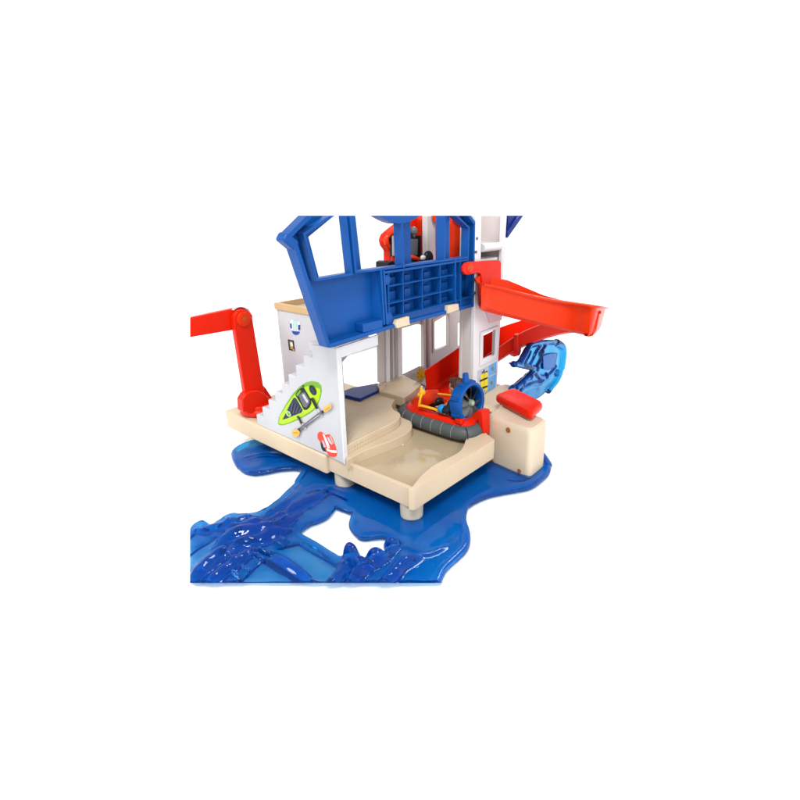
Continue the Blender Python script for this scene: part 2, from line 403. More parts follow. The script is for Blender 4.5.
# stickers printed on the stair wall
YS = YW - .015
def printed(name, parent, items, ax, val, th=.02, step=.012, sgn=1):
    """flat sticker built of coloured shapes, each a hair above the one below"""
    bm = NB(); mats = []
    for k, (mat, pts) in enumerate(items):
        if mat not in mats: mats.append(mat)
        slab(bm, ax, val - sgn * step * k, sgn * th, pts, mi=mats.index(mat))
    return build(name, bm, None, parent, bevel=0, mats=mats)
def Z8(x0, y0, pts, s=8.): return [(x0 + a / s, y0 + b / s) for a, b in pts]
def oval(cx, cy, rx, ry, ang=0, n=20):
    a = math.radians(ang); return [(cx + rx * math.cos(t) * math.cos(a) - ry * math.sin(t) * math.sin(a), cy + rx * math.cos(t) * math.sin(a) + ry * math.sin(t) * math.cos(a)) for t in [2 * math.pi * i / n for i in range(n)]]
Z = lambda pts: Z8(260, 370, pts)
kay = Z([(143,430),(150,380),(180,320),(215,260),(262,190),(320,130),(372,97),(420,88),(465,98),(490,125),(495,170),(485,220),(462,280),(430,325),(395,350),(350,375),(300,400),(245,425),(190,442),(160,442)])
kay2 = Z([(300,150),(350,112),(410,94),(455,103),(480,130),(480,160),(440,200),(400,215),(360,150)])
items = [(I_GRN, kay), (I_LIME, Z([(150,425),(160,370),(215,280),(275,200),(330,150),(380,130),(440,140),(478,150),(484,180),(470,240),(430,312),(350,365),(240,418),(180,434)])),
 (I_NAVY, Z([(178,398),(205,345),(240,272),(268,222),(285,222),(310,262),(342,322),(330,342),(270,365),(215,388)])),
 (I_BLK, Z([(282,200),(300,165),(330,140),(350,140),(380,190),(408,240),(410,270),(395,300),(372,320),(350,318),(325,270),(300,230)])),
 (I_GRY, Z([(310,205),(335,180),(360,180),(395,240),(395,265),(370,300),(350,295),(325,245)])),
 (I_LIL, Z([(335,200),(350,190),(385,248),(382,262),(372,262)])),
 (I_GRN, Z([(288,198),(318,160),(330,168),(302,212)])),
 (I_BLK, oval(260 + 421/8, 370 + 162/8, 5.4, 3.0, 62)), (I_NAVY, oval(260 + 419/8, 370 + 165/8, 3.8, 1.9, 62)),
 (I_PGRN, oval(260 + 227/8, 370 + 350/8, 3.4, 2.1, 55)), (I_GRN, oval(260 + 227/8, 370 + 350/8, 2.2, 1.0, 55)),
 (I_BLK, oval(260 + 343/8, 370 + 128/8, .8, .8))]
for k in range(4):
    a = 225 + k * 22; items.append((I_GRY, Z([(a + 15, 350 - k * 2), (a + 19, 350 - k * 2), (a - 22 + 60, 262 + k * 15), (a - 26 + 60, 262 + k * 15)])))
for k in range(5): items.append((I_OLV, oval(260 + (300 + k * 14)/8, 370 + (372 - k * 6)/8, .28, .28, n=8)))
printed('kayak_sticker', stair, items, 1, YS)
paddle = [(I_BLK, Z([(290,372),(305,366),(345,435),(330,440)])), (I_BLK, Z([(400,225),(425,222),(468,310),(450,318)])), (I_GRY, Z([(296,380),(302,378),(322,415),(316,417)])),
 (I_LGRY, Z([(330,430),(345,425),(372,470),(358,474)])), (I_LGRY, Z([(450,315),(466,308),(500,368),(486,375)])),
 (I_GRY, Z([(305,482),(300,472),(490,325),(505,330),(508,342),(318,492)])), (I_LIL, Z([(345,452),(350,448),(470,358),(474,364)])), (I_BLK, Z([(310,490),(300,470),(312,466),(325,486)])), (I_BLK, Z([(488,330),(500,322),(512,342),(498,348)])),
 (I_OLV, Z([(338,455),(350,445),(358,460),(346,468)])), (I_OLV, Z([(465,360),(480,348),(488,362),(474,370)])),
 (I_YEL, Z([(250,495),(262,482),(290,475),(308,482),(318,500),(312,522),(290,538),(275,530),(258,515)])), (I_DYEL, Z([(262,498),(300,496),(304,508),(268,508)])),
 (I_YEL, Z([(505,320),(508,300),(535,285),(555,270),(572,282),(570,305),(545,325),(518,338)])), (I_DYEL, Z([(516,322),(540,300),(565,290),(550,312),(524,330)]))]
printed('paddle_sticker', stair, paddle, 1, YS - .16)
buoy = [(I_BLK, Z([(480,565),(496,570),(508,618),(530,628),(532,655),(505,648),(492,630)])), (I_RED, Z([(458,520),(468,498),(485,492),(500,500),(520,520),(555,512),(580,545),(605,610),(615,660),(612,690),(590,698),(550,690),(530,650),(505,590),(480,575),(462,550)])),
 (I_LIL, Z([(535,535),(550,540),(580,590),(575,598),(552,580)])), (I_LIL, Z([(497,560),(508,570),(528,615),(515,618),(500,590)])),
 (I_WHT, Z([(500,510),(515,520),(545,580),(560,630),(540,625),(520,570)])), (I_WHT, Z([(530,625),(560,640),(614,645),(614,664),(575,662),(535,645)])), (I_PINK, Z([(552,525),(566,530),(592,585),(584,590)]))]
printed('rescue_float_sticker', stair, buoy, 1, YS)

# balcony tower behind the stairs
bm = NB(); YT = 6.62
a = P(283, 309, 1, YT); 
box(bm, -32.4, -19, YT, YT + .5, 5.9, 21.85); box(bm, -33.0, -32.4, YT + .05, YT + 1.3, 5.9, 21.85)
lat = build('balcony_wall', bm, GREYW, play, bevel=.12)
bm = NB(); box(bm, -33.2, -12.6, YT - .15, YT + .35, 21.85, 22.85); box(bm, -33.2, -32.7, YT + .36, 20, 21.86, 22.84); box(bm, -32.69, -12.6, 19.6, 20.02, 21.86, 22.83)
build('balcony_rim', bm, RIMB, play, bevel=.06)
bm = NB(); box(bm, -32.8, -12.4, YT + .35, 25.8, 21.3, 21.84); bal = build('balcony_floor', bm, plastic('khaki_plastic', (.5, .47, .38), .5), play, bevel=.04)
bm = NB(); box(bm, -31, -26.4, 12.4, 18.5, 21.8, 22.1); build('floor_plate', bm, plastic('olive_plastic', (.26, .27, .16), .5), bal, bevel=.05)
Y = YT - .02
em = Z8(260, 280, [(238,325),(250,312),(268,312),(282,330),(300,318),(318,330),(322,360),(320,395),(312,432),(285,440),(255,420),(243,385),(238,350)])
printed('emblem_sticker', lat, [(I_LIL, em), (I_WHT, Z8(260,280,[(242,330),(252,318),(264,320),(262,400),(298,408),(300,330),(312,330),(318,350),(314,400),(302,424),(284,430),(262,418),(246,380)])),
  (I_MINT, Z8(260,280,[(262,318),(282,332),(302,326),(306,345),(292,350),(294,395),(280,400),(268,390),(270,345),(262,338)])),
  (I_BLUE, Z8(260,280,[(240,346),(252,348),(256,385),(248,390),(240,375)])), (I_BLUE, Z8(260,280,[(304,358),(320,360),(320,398),(310,402),(304,395)])),
  (I_BLUE, Z8(260,280,[(252,405),(280,410),(313,412),(314,425),(298,438),(280,440),(262,428)]))], 1, Y)
printed('photo_sticker', lat, [(I_BLK, Z8(260,280,[(222,475),(270,484),(280,572),(232,560)])), (I_OLV, Z8(260,280,[(234,488),(260,492),(268,558),(242,552)])), (I_WHT, Z8(260,280,[(240,500),(258,500),(264,530),(246,532)])),
  (I_DYEL, Z8(260,280,[(244,532),(258,528),(264,552),(248,550)])), (I_YEL, Z8(260,280,[(262,552),(272,556),(272,568),(264,564)]))], 1, Y)

# rear wall with its openings
bm = NB(); XB = -25
slab(bm, 0, XB, -.9, [(380,326),(381,383),(402.6,382),(402.2,328.5),(418,324),(424.2,325.5),(424.6,368),(432,372),(470,372),(474,300),(418,318)], [(435,322),(435,350.5),(449.2,345.5),(449.2,313.5)], [(458,323.5),(458,346),(463,346),(463,321)])
rw = build('rear_wall', bm, PINKW, play, bevel=.08)
for u0, u1, dx in ((380.5,384.5,.7),(386,390,1.1),(392.5,394,.9),(398,402.4,.9),(429,431.5,.6),(424,425.6,.6)):
    bm = NB(); slab(bm, 0, XB + dx, -dx, [(u0, 318),(u0 + .9, 383),(u1 + .6, 382.5),(u1, 318)]); build('rib', bm, WHITE if u0 in (386, 398) else PINKW, rw, bevel=.15)
bm = NB(); slab(bm, 0, XB + .25, -.24, [(433,319.5),(433,353.5),(451,347.5),(451,310.5)], [(435,322),(435,350.5),(449.2,345.5),(449.2,313.5)]); build('window_frame', bm, PINKW, rw, bevel=.08)

# right tower
XT = -10
bm = NB()
slab(bm, 0, XT, -.7, [(476.2,200),(474.6,307),(473.8,350),(473,404),(497,390),(499,350),(508,200)], [(482,205),(481,260),(480.5,275),(500.5,273),(502,262),(504.3,205)], [(483.6,334.5),(483.2,360.6),(495,354.8),(496,329.3)])
tower = build('tower', bm, WHITE, play, bevel=.12)
yl = P(475, 330, 0, XT).y
bm = NB(); box(bm, -12.6, XT - .7, yl - .1, yl + .5, 6.5, 22.2); box(bm, -12.8, -12.3, yl - .2, yl + .6, 6.5, 22.2); box(bm, -13.2, XT - .7, yl, yl + .5, 22.2, 35.4); box(bm, -19, -18.5, yl + 2.5, 34.2, 21, 35.4)
box(bm, -18.5, XT - .7, 33.9, 34.4, 22, 35.4); build('side_wall', bm, PINKW, tower, bevel=.1)
bm = NB(); box(bm, -18.4, XT - .9, yl + .6, 33.8, 21.9, 22.3); build('tower_floor', bm, WHITE, tower, bevel=.1)
bm = NB(); box(bm, -16, XT - .75, yl + 1.2, 33.4, 27.9, 28.4); build('shelf', bm, WHITE, tower, bevel=.1)
bm = NB(); p0 = P(482, 248, 0, XT - .6); p1 = P(502, 246.5, 0, XT - .6); p1.z = p0.z - .05
tube(bm, [p0, p0 * .5 + p1 * .5, p1], .62, 18); box(bm, -16, XT - .6, p0.y, p1.y, p0.z - .2, p0.z + .5); build('rounded_shelf', bm, WHITE, tower, bevel=.1)
bm = NB(); slab(bm, 0, -15.2, -.5, [(484,222),(484,252),(498,252),(498,219)], ); tube(bm, [P(487.5,223,0,-15), P(487.8,238,0,-15), P(485,242,0,-15)], .22, 8); build('inner_panel', bm, plastic('soft_grey_plastic', (.62, .6, .6), .3), tower, bevel=.2)
bm = NB(); slab(bm, 0, XT + .22, -.21, [(480.8,332.5),(480.2,366.5),(498,357),(499,325.6)], [(483.6,334.5),(483.2,360.6),(495,354.8),(496,329.3)]); build('window_frame', bm, WHITE, tower, bevel=.07)
bm = NB(); slab(bm, 0, XT + .12, -.11, [(484,306),(489.5,323),(502,320),(503,304)]); build('wedge_panel', bm, plastic('blush_plastic', (.7, .5, .55), .4), tower, bevel=.04)
printed('locker_sticker', tower, [(I_LIL, [(477.5,371),(496.8,361.5),(496.3,385.6),(477,399)]), (I_SKYB, Z8(460,310,[(230,445),(290,415),(288,500),(228,530)])), (I_SKYB, Z8(460,310,[(228,540),(288,512),(285,615),(224,650)])),
  (I_OLV, oval(492.6,368.7,1.3,2.2)), (I_OLV, oval(491.7,382.7,1.2,2.0)),
  (I_BRIGHT, Z8(460,310,[(163,525),(190,508),(194,630),(180,640),(168,610)])), (I_BRIGHT, Z8(460,310,[(196,508),(222,498),(222,625),(205,655),(196,640)])),
  (I_BLK, Z8(460,310,[(160,562),(222,536),(222,548),(162,576)])), (I_BLK, Z8(460,310,[(178,616),(222,604),(222,616),(182,630)])), (I_BLK, Z8(460,310,[(192,476),(197,474),(199,506),(194,508)])), (I_BLK, Z8(460,310,[(175,500),(192,488),(192,494),(178,508)])), (I_BLK, Z8(460,310,[(206,492),(222,486),(222,492),(208,500)]))], 0, XT + .03, sgn=-1)
for (u, v) in ((476.8,238.5),(476,252),(474.8,280),(474.6,293)):
    bm = NB(); lathe(bm, P(u, v, 0, XT), (1, 0, 0), [(-.1, .22), (.1, .2)], 12); build('screw', bm, DGREY, tower, bevel=0)
bm = NB(); slab(bm, 0, XT - .3, -4, [(508.4,212),(507.9,237),(525,212)]); slab(bm, 0, XT + .1, -.5, [(507.6,231.5),(507.8,238),(526,212),(522,212)]); build('roof_wing', bm, NAVY, tower, bevel=.08)

# blue facade
XF, XK = -10.2, -11.7      # front edges of the ribs, and the backing sheet
fac = None
full = [(308,216),(287,235),(287.5,238),(290,243.5),(294.5,246),(325.5,346.6),(334,347.2),(399,326.3),(474,306.8),(475,261.5),(476,223),(462,205),(440,195),(360,190),(330,200)]
w1 = [(308.5,237),(319.2,278),(349,272.4),(342,210),(334,216)]
w2 = [(355,212),(361.5,271),(398,266.8),(397,212)]
w3 = [(410,212),(411.5,265.3),(440,261.3),(439.5,212)]
w4 = [(449.5,212),(449.5,259.6),(463,258.5),(464.2,229.6),(446,206)]
def shrink(pts, d):
    cx = sum(p[0] for p in pts) / len(pts); cy = sum(p[1] for p in pts) / len(pts)
    return [(cx + (x - cx) * d, cy + (y - cy) * d) for x, y in pts]
bm = NB()
slab(bm, 0, XK, -.35, full, w1, w2, w3, w4)
fac = build('facade', bm, BLUE, play, bevel=.08)
RIBN = [0]
def ribs(name, segs, w, x=XF, depth=None, mat=BLUE, bev=.07):
    bm = NB(); depth = depth or (XF - XK)
    for pts in segs:
        p = [P(u, v, 0, x) for u, v in pts]
        for a_, b_ in zip(p, p[1:]):
            d = (b_ - a_).normalized(); nrm = Vector((0, -d.z, d.y)) * (w / 2); e = d * w * .45
            RIBN[0] += 1; k = Vector((.012 * (RIBN[0] % 9), 0, 0))
            prism(bm, [[a_ - nrm - e + k, b_ - nrm + e + k, b_ + nrm + e + k, a_ + nrm - e + k]], (-depth, 0, 0))
    return build(name, bm, mat, fac, bevel=bev)
# deep outer rim following the outline, and rims round each window
ribs('outer_rim', [[(309,217),(289,237),(296,246),(328.5,345)],[(331,345.5),(399,324.5),(473,305.3)],[(473,305),(473.8,262),(474.8,224),(462,206)]], .5)
ribs('knob', [[(288.5,238.5),(295,244)]], 1.05, bev=.3)
ribs('window_rim', [[(338,212),(304.5,234),(317,280),(352,274.2),(345.5,212)]], .32, XF - .3, 1.1)
ribs('window_rim', [[(350,212),(356,272),(370,270.6),(467.5,257.6)]], .3, XF - .1, 1.3)
ribs('window_rim', [[(401.5,216),(403.5,267)]], .3, XF, 1.4); ribs('window_rim', [[(444.8,212),(444.8,261)]], .3, XF, 1.4)
ribs('window_rim', [[(455,214),(469.2,227.6),(468.3,258.5)]], .3, XF - .1, 1.3)
# panel walls and egg-crate lattice
ribs('panel_rib', [[(381.3,271),(384.5,324)],[(384,271.5),(387,323)]], .3)
ribs('panel_rib', [[(455.5,260.5),(455.8,309)]], .34)
ribs('panel_rib', [[(460.5,260.5),(460.8,308)]], .3)
ribs('panel_rib', [[(385,272.5),(468,260)]], .3)
for a_, b_ in (((388.2,272),(389,318)),((403.3,270),(403.8,314)),((422.4,267.3),(422.8,309.8)),((440.3,265),(440.8,305.5))): ribs('panel_rib', [[a_, b_]], .15)
for a_, b_ in (((388,286.5),(453.5,275)),((388,304),(453,289.5)),((388,319),(471,297))): ribs('panel_rib', [[a_, b_]], .15)
for k in range(12):        # stiffening posts inside the cells
    c_, r_ = k % 4, k // 4
    u = (389.5, 404.5, 423.8, 441.5)[c_]; v = (277.5, 291.5, 307)[r_] - (0, 2.3, 5.2, 7.6)[c_] * (1 + .12 * r_)
    bm = NB(); slab(bm, 0, XF - 1.05, -.5, [(u, v), (u + 6, v - 1), (u + 6, v + 9), (u, v + 10)]); build('cell_step', bm, BLUE, fac, bevel=.06)
bm = NB(); slab(bm, 0, XF - .05, -1.4, [(363,324),(363.5,333),(383,328.5),(383,319.5)]); build('corner_box', bm, BLUE, fac, bevel=.1)
bm = NB(); A_, B_, C_, D_ = P(370, 271, 0, XK), P(381, 270, 0, XF - .1), P(383.5, 324, 0, XF - .1), P(372.5, 328, 0, XK)
prism(bm, [[A_, B_, Vector((XK - .2, B_.y, B_.z))]], D_ - A_); build('recess_step', bm, BLUE, fac, bevel=.05)
bm = NB(); slab(bm, 0, XF - .25, -1.3, [(386,319.5),(473.5,296.5),(473.8,305),(387.5,327.5)]); build('lower_band', bm, BLUE, fac, bevel=.08)
for (u, v) in ((387.3,280),(389.3,317.3)):
    bm = NB(); lathe(bm, P(u, v, 0, XF + .02), (-1, 0, 0), [(0, .62), (1.3, .62)], 20); lathe(bm, P(u, v, 0, XF + .06), (-1, 0, 0), [(0, .42), (.2, .42)], 16); build('screw_boss', bm, BLUE, fac, bevel=.08)
bm = NB()
arc = [(378,206)] + [(380 + 40 * t, 216 + 7.6 * math.sin(math.pi * t)) for t in [i / 12 for i in range(13)]] + [(424,206)]
slab(bm, 0, XF + .1, -1.5, arc); build('round_boss', bm, BLUE, fac, bevel=.2)
for pts in ([(397.4,319.8),(409.3,316.3),(410,323.5),(411.3,324.6),(397.2,328.5),(396,325)], [(448,305.5),(458.8,303.8),(459.3,310.2),(448,313.8)]):
    bm = NB(); slab(bm, 0, XF + .35, -1.2, pts); build('clip', bm, CREAM, fac, bevel=.08)

# rear cockpit furniture seen through the facade windows
bm = NB(); XR = -20
slab(bm, 0, XR, -1.6, [(428.5,205),(412,208),(403,222),(395,228),(388,234),(385.3,240),(387,246),(390.5,251),(390.5,264),(388,300),(440,300),(440,205)])
shell = build('cockpit_shell', bm, RED, play, bevel=.35, seg=4)
bm = NB(); tube(bm, smooth_path([P(u, v, 0, XR + .3) for u, v in ((404,224),(396,229),(388.5,235),(386.3,240),(388,246),(393,250),(393.5,264))], 5), .4, 10); build('tube_edge', bm, RED2, shell, bevel=0)
bm = NB(); slab(bm, 0, XR + .8, -.9, [(421,219),(424,214),(430,212),(430,262),(421.5,262)]); build('side_fin', bm, RED2, shell, bevel=.12)
bm = NB(); slab(bm, 0, XR + 1.2, -.8, [(393,235.3),(421.5,235.3),(421,256.5),(393.5,256.5)]); mon = build('monitor', bm, BLACK, play, bevel=.1)
bm = NB(); slab(bm, 0, XR + 1.3, -.3, [(397,239),(418,239),(417.6,255.3),(397.2,255.6)]); build('screen', bm, DGREY, mon, bevel=.04)
bm = NB(); slab(bm, 0, XR + 1.4, -.3, [(393.3,236),(396,236),(396.3,256),(393.6,256)]); build('screen_edge', bm, STEEL, mon, bevel=.04)
bm = NB(); ell(bm, P(413.5, 231, 0, XR + 1), (.6, .62, .66), 14); ell(bm, P(413.5, 234.5, 0, XR + 1), (.35, .35, .6), 12); build('camera_ball', bm, DGREY, mon, bevel=0)
bm = NB(); slab(bm, 0, XR + 3, -2.5, [(388.5,262.5),(391.5,261),(393.5,261),(394,262.3),(421,260),(421,300),(388.5,300)]); build('console', bm, BLACK, play, bevel=.12)
bm = NB(); tube(bm, smooth_path([P(u, v, 0, XR + 3) for u, v in ((402,258.5),(410,257.3),(416,258.3),(422,262))], 4), .3, 8); build('red_lever', bm, RED2, play, bevel=0)
bm = NB(); ell(bm, P(423.5,260,0,XR+3.2), (.7,.8,.8), 12); ell(bm, P(428.3,258,0,XR+3.2), (.6,1.0,1.1), 12); ell(bm, P(426,262,0,XR+3.2), (.6,1.6,.7), 12); build('throttle', bm, BLACK, play, bevel=0)
bm = NB(); ell(bm, P(423,257.8,0,XR+3.8), (.4,.5,.4), 10); build('throttle_knob', bm, WHITE, play, bevel=0)
bm = NB(); slab(bm, 0, -17, -1, [(427,205),(427.3,262),(427,300),(436.5,300),(436,262),(435.8,205)]); build('white_post', bm, PINKW, play, bevel=.12)
bm = NB(); slab(bm, 0, -18.4, -1, [(436.5,205),(436.5,233),(441,231),(441,205)]); slab(bm, 0, -18.4, -1, [(436.5,250),(436.5,300),(441,300),(441,248)]); build('red_slat', bm, RED, play, bevel=.1)
bm = NB(); c0 = P(452.5, 226, 0, -15.5); r0 = abs(P(459.5, 240, 0, -15.5).y - P(446, 240, 0, -15.5).y) / 2
yc = (P(459.5, 240, 0, -15.5).y + P(446, 240, 0, -15.5).y) / 2; zc = P(455, 224, 0, -15.5).z
lathe(bm, (-15.5, yc, 21), (0, 0, 1), [(0, r0), (zc - 21, r0)], 28); ell(bm, (-15.5, yc, zc), (r0, r0, r0 * .8), 24); build('red_tube', bm, RED2, play, bevel=0)
bm = NB(); tube(bm, [P(452, 208, 0, -14), P(458, 222, 0, -14)], .5, 10); tube(bm, [P(436, 216, 0, -16), P(462, 208, 0, -16)], .8, 10); build('red_tube_top', bm, RED2, play, bevel=0)

# red pivot bracket on the tower
bm = NB(); XBk = -9.3
slab(bm, 0, XBk, -.45, [(465.5,263.5),(468,262),(498,260),(500.3,260.5),(501.5,263),(501,290),(483,290),(481,274.5),(478,273),(468,275),(465.5,274.5),(463.3,271.5),(463.2,267)])
brk = build('pivot_bracket', bm, RED, play, bevel=.14, seg=3)
bm = NB(); lathe(bm, P(469.8, 268, 0, XBk + .02), (1, 0, 0), [(-.3, .75), (.06, .75), (.12, .6)], 20); lathe(bm, P(469.8, 268, 0, XBk + .14), (1, 0, 0), [(-.1, .3), (.02, .28)], 12, ); build('pivot_pin', bm, RED2, brk, bevel=.03)
bm = NB(); lathe(bm, P(469.8, 268, 0, XBk + .2), (1, 0, 0), [(-.08, .25), (.0, .22)], 10); build('pin_screw', bm, HOLE, brk, bevel=0)

# slide: swept channels
def channel(rows, width, th=.28, lip=.55, depth_far=None, far_drop=0., flip=False):
    """rows: (u, v_top, v_bottom, x) of the near wall; the channel floor and far wall lie behind it"""
    top = smooth_path([P(u, vt, 0, x) for u, vt, vb, x in rows], 6); bot = []
    for (u, vt, vb, x) in rows:
        t = P(u, vt, 0, x); z = vert(t.x, t.y, vb); bot.append(Vector((t.x, t.y, z)))
    bot = smooth_path(bot, 6)
    bm = NB(); rs = []
    for i in range(len(top)):
        d = top[min(i + 1, len(top) - 1)] - top[max(i - 1, 0)]; d.z = 0; d.normalize()
        nrm = Vector((-d.y, d.x, 0))
        if flip: nrm = -nrm
        def pick(L):
            if not isinstance(L, (list, tuple)): return L
            q = min(i / 6, len(L) - 1); k = min(int(q), len(L) - 2); return L[k] + (L[k + 1] - L[k]) * (q - k)
        w = pick(width)
        far_d = pick(far_drop)
        t, bt = top[i], bot[i]; up = Vector((0, 0, 1))
        ip = [t - nrm * lip - up * .15, t - nrm * lip + up * .12, t + up * .16, t + nrm * .12 + up * .16, bt + nrm * min(.35 + th, w * .3 + .25) + up * .95, bt + nrm * min(1.1, w * .35 + .3) + up * .4, bt + nrm * max(w - 1.1, w * .65 + .1) + up * .4, bt + nrm * (w - min(.5, w * .1)) + up * .9, t + nrm * (w - .1) + up * .16 - up * far_d, t + nrm * (w + lip) + up * .12 - up * far_d]
        op = [t + nrm * (w + lip) - up * .15 - up * far_d, t + nrm * (w + .15) - up * .12 - up * far_d, bt + nrm * (w - .2) + up * .7, bt + nrm * max(w - .9, w * .6), bt + nrm * min(.9, w * .35), bt + nrm * .25 + up * .55, t + nrm * (-.12) - up * .15]
        rs.append(ip + op)
    rings(bm, rs)
    return bm
slide = None
bm = channel([(481.5,284,309,-6.5),(500,288,315,-5.6),(520,293,320.5,-4),(545,298.5,327,-1.2),(570,302.5,333,2.2),(588,305,337,5.2),(594,306,337.5,6.0),(598.5,306.8,336.5,5.9),(602.5,307.6,333,4.6),(605,308,329,2.6)], [.2,4.6,5.4,3.6,3.2,2.6,1.8,1.4,1.2], far_drop=[0,-1.3,-1.0,.3,1.0,1.4,1.4,1.2,1.0])
slide = build('slide', bm, RED2, play, bevel=.06)
# lower chute: near rim and far wall run side by side down into the station
def chute(rows):
    top = []; 
    bm = NB(); rs = []
    F = smooth_path([P(a, b, 0, x) for (a, b, x), _, _, _ in rows], 5); N = smooth_path([P(a, b, 0, x) for _, (a, b, x), _, _ in rows], 5)
    Fh = smooth_path([Vector((h, 0, 0)) for _, _, h, _ in rows], 5); Nh = smooth_path([Vector((h, 0, 0)) for _, _, _, h in rows], 5)
    for f_, n_, fh, nh in zip(F, N, Fh, Nh):
        g = (f_ - n_); g.z = 0; g.normalize(); up = Vector((0, 0, 1)); fb = Vector((f_.x, f_.y, f_.z - fh.x)); nb = Vector((n_.x, n_.y, n_.z - nh.x))
        rs.append([n_ - g * .45 - up * .1, n_ - g * .45 + up * .12, n_ + up * .16, n_ + g * .15 + up * .1, nb + g * .5 + up * .6, nb + g * 1.1 + up * .3, fb - g * 1.0 + up * .3, fb - g * .45 + up * .7, f_ - g * .1 + up * .1, f_ + up * .14, f_ + g * .25 + up * .1,
                   fb + g * .1, fb - g * .8 - up * .1, nb + g * .8 - up * .1, nb + up * .4, n_ - g * .1 - up * .12])
    rings(bm, rs); return bm
bm = chute([((425,371.5,-20),(447,402,-13),4.2,.9),((445,358,-19),(460,388,-13),4.4,1.2),((463,346,-18),(473,371,-12.8),4.5,2),((484,336,-16.5),(486,356.5,-12.2),4.4,2.6),
            ((502,327.5,-14.5),(502,345.5,-10.4),4.2,2.7),((526,319.5,-12),(519,334.5,-7.8),4,2.7),((545,313,-9),(541,325,-4.6),4,2.7),((562,308,-6),(565,319,-1.5),3.6,2.6),((575,308,-3),(590,316,2.6),3.5,2.6)])
build('lower_chute', bm, RED, slide, bevel=.05)
bm = NB(); a = P(519, 334, 0, -7.4)
prism(bm, [[P(517.5,335.5,0,-7.5), P(520.5,333.5,0,-7.5), P(521.5,351,0,-7.5), P(520,355.5,0,-7.5), P(515,357,0,-7.5), P(512,354,0,-7.5), P(517.5,352,0,-7.5)]], (-.8, 0, 0)); build('joint_flange', bm, RED, slide, bevel=.12)

# folding red arm on the left corner
XA = -34.2
arm = None
bm = NB(); bc = Vector((-35.2, 3.0, 5.75))
lathe(bm, bc, (0, 0, 1), [(0, 3.0), (.7, 3.0), (1.0, 2.75), (1.6, 2.65)], 40)
slab(bm, 0, XA + .9, -1.6, [(243,412),(242.5,400),(246,394),(252,391.3),(259,391),(266,394.5),(270,399),(271.5,413)])
arm = build('arm_base', bm, RED, play, bevel=.2, seg=3)
bm = NB(); slab(bm, 0, XA - .8, -1, [(243.5,398),(246,390),(262,384),(266,388),(272,397),(270,405),(244,405)]); build('arm_yoke', bm, RED, arm, bevel=.15)
p_t = P(243.5, 321, 0, XA); 
bm = NB()
arc = [(243.3 + 9.6 * math.cos(math.radians(a)), 320 + 10.5 * math.sin(math.radians(a))) for a in range(-165, 5, 15)]
slab(bm, 0, XA, -.9, [(235,330)] + arc + [(254.5,330),(264.5,392),(266,398),(246.5,398),(245,392)])
build('arm_post', bm, RED, play, bevel=.12, seg=3)
bm = NB(); slab(bm, 0, XA - 1.0, -.9, [(180,319.6),(190,318.0),(236,308.2),(243,306.5),(249,309),(253,316),(251,326),(240,329.5),(234,330),(190,337.5),(180,339)]); build('arm_boom', bm, RED, play, bevel=.12)
bm = NB(); c = P(243.5, 319, 0, XA); lathe(bm, c, (1, 0, 0), [(-.1, 1.15), (.25, 1.1), (.32, .95)], 32); kn = build('arm_knuckle', bm, RED2, play, bevel=.05)
bm = NB(); lathe(bm, c + Vector((.33, 0, 0)), (1, 0, 0), [(-.05, .28), (.04, .26)], 14); build('screw_head', bm, HOLE, kn, bevel=0)
bm = NB()
for k in range(14):
    t = math.radians(-20 + k * 11); cc = c + Vector((-1.0, math.cos(t) * 1.72, math.sin(t) * 1.72)); ell(bm, cc, (.5, .13, .13), 8)
build('ratchet_teeth', bm, WHITE, kn, bevel=0)

# launcher box with its red push button
A0 = P(483.5, 459, 2, .8); B0 = P(529.5, 479, 2, .8); D0 = P(545, 465, 2, .8); E0 = A0 + (D0 - B0)
h = vert(B0.x, B0.y, 431)
bm = NB(); tp = []
for f, z in ((1.0, .3), (.985, h - .9), (.95, h - .25), (.88, h)):
    ctr = (A0 + B0 + D0 + E0) / 4; ring = []
    for q, nq in ((A0, B0), (B0, D0), (D0, E0), (E0, A0)):
        pass
    cs = [ctr + (q - ctr) * f for q in (A0, B0, D0, E0)]; r = .95
    for i in range(4):
        p, pv, nx = cs[i], cs[i - 1], cs[(i + 1) % 4]; a1 = (pv - p).normalized() * r; a2 = (nx - p).normalized() * r
        for t in [j / 5 for j in range(6)]:
            b1 = p + a1; b2 = p + a2; ring.append(((b1.lerp(p, t)).lerp(p.lerp(b2, t), t)))
    tp.append([Vector((p.x, p.y, z)) for p in ring])
rings(bm, tp)
lau = build('launcher_housing', bm, CREAM, play, bevel=0)
dirA = (B0 - A0).normalized(); nA = Vector((dirA.y, -dirA.x, 0))
if nA.dot(CAM - A0) < 0: nA = -nA
def on_face(u, v, off=0):
    d = ray(u, v); t = ((A0 - CAM).dot(nA) + off) / d.dot(nA); return CAM + d * t
for (u, v, s) in ((508.5,430,1.0),(492.3,461.5,.85),(519.5,470.8,.85)):
    bm = NB(); lathe(bm, on_face(u, v, -.06), nA, [(-.3, .38 * s), (.1, .38 * s), (.12, .36 * s)], 20); build('screw_hole', bm, HOLE, lau, bevel=0)
zbtn = h + 1.5
bt = [P(u, v, 2, zbtn) for u, v in ((495,394),(513,387),(543.5,402),(531.5,413))]
bm = NB(); ctr = sum(bt, Vector()) / 4; rs = []
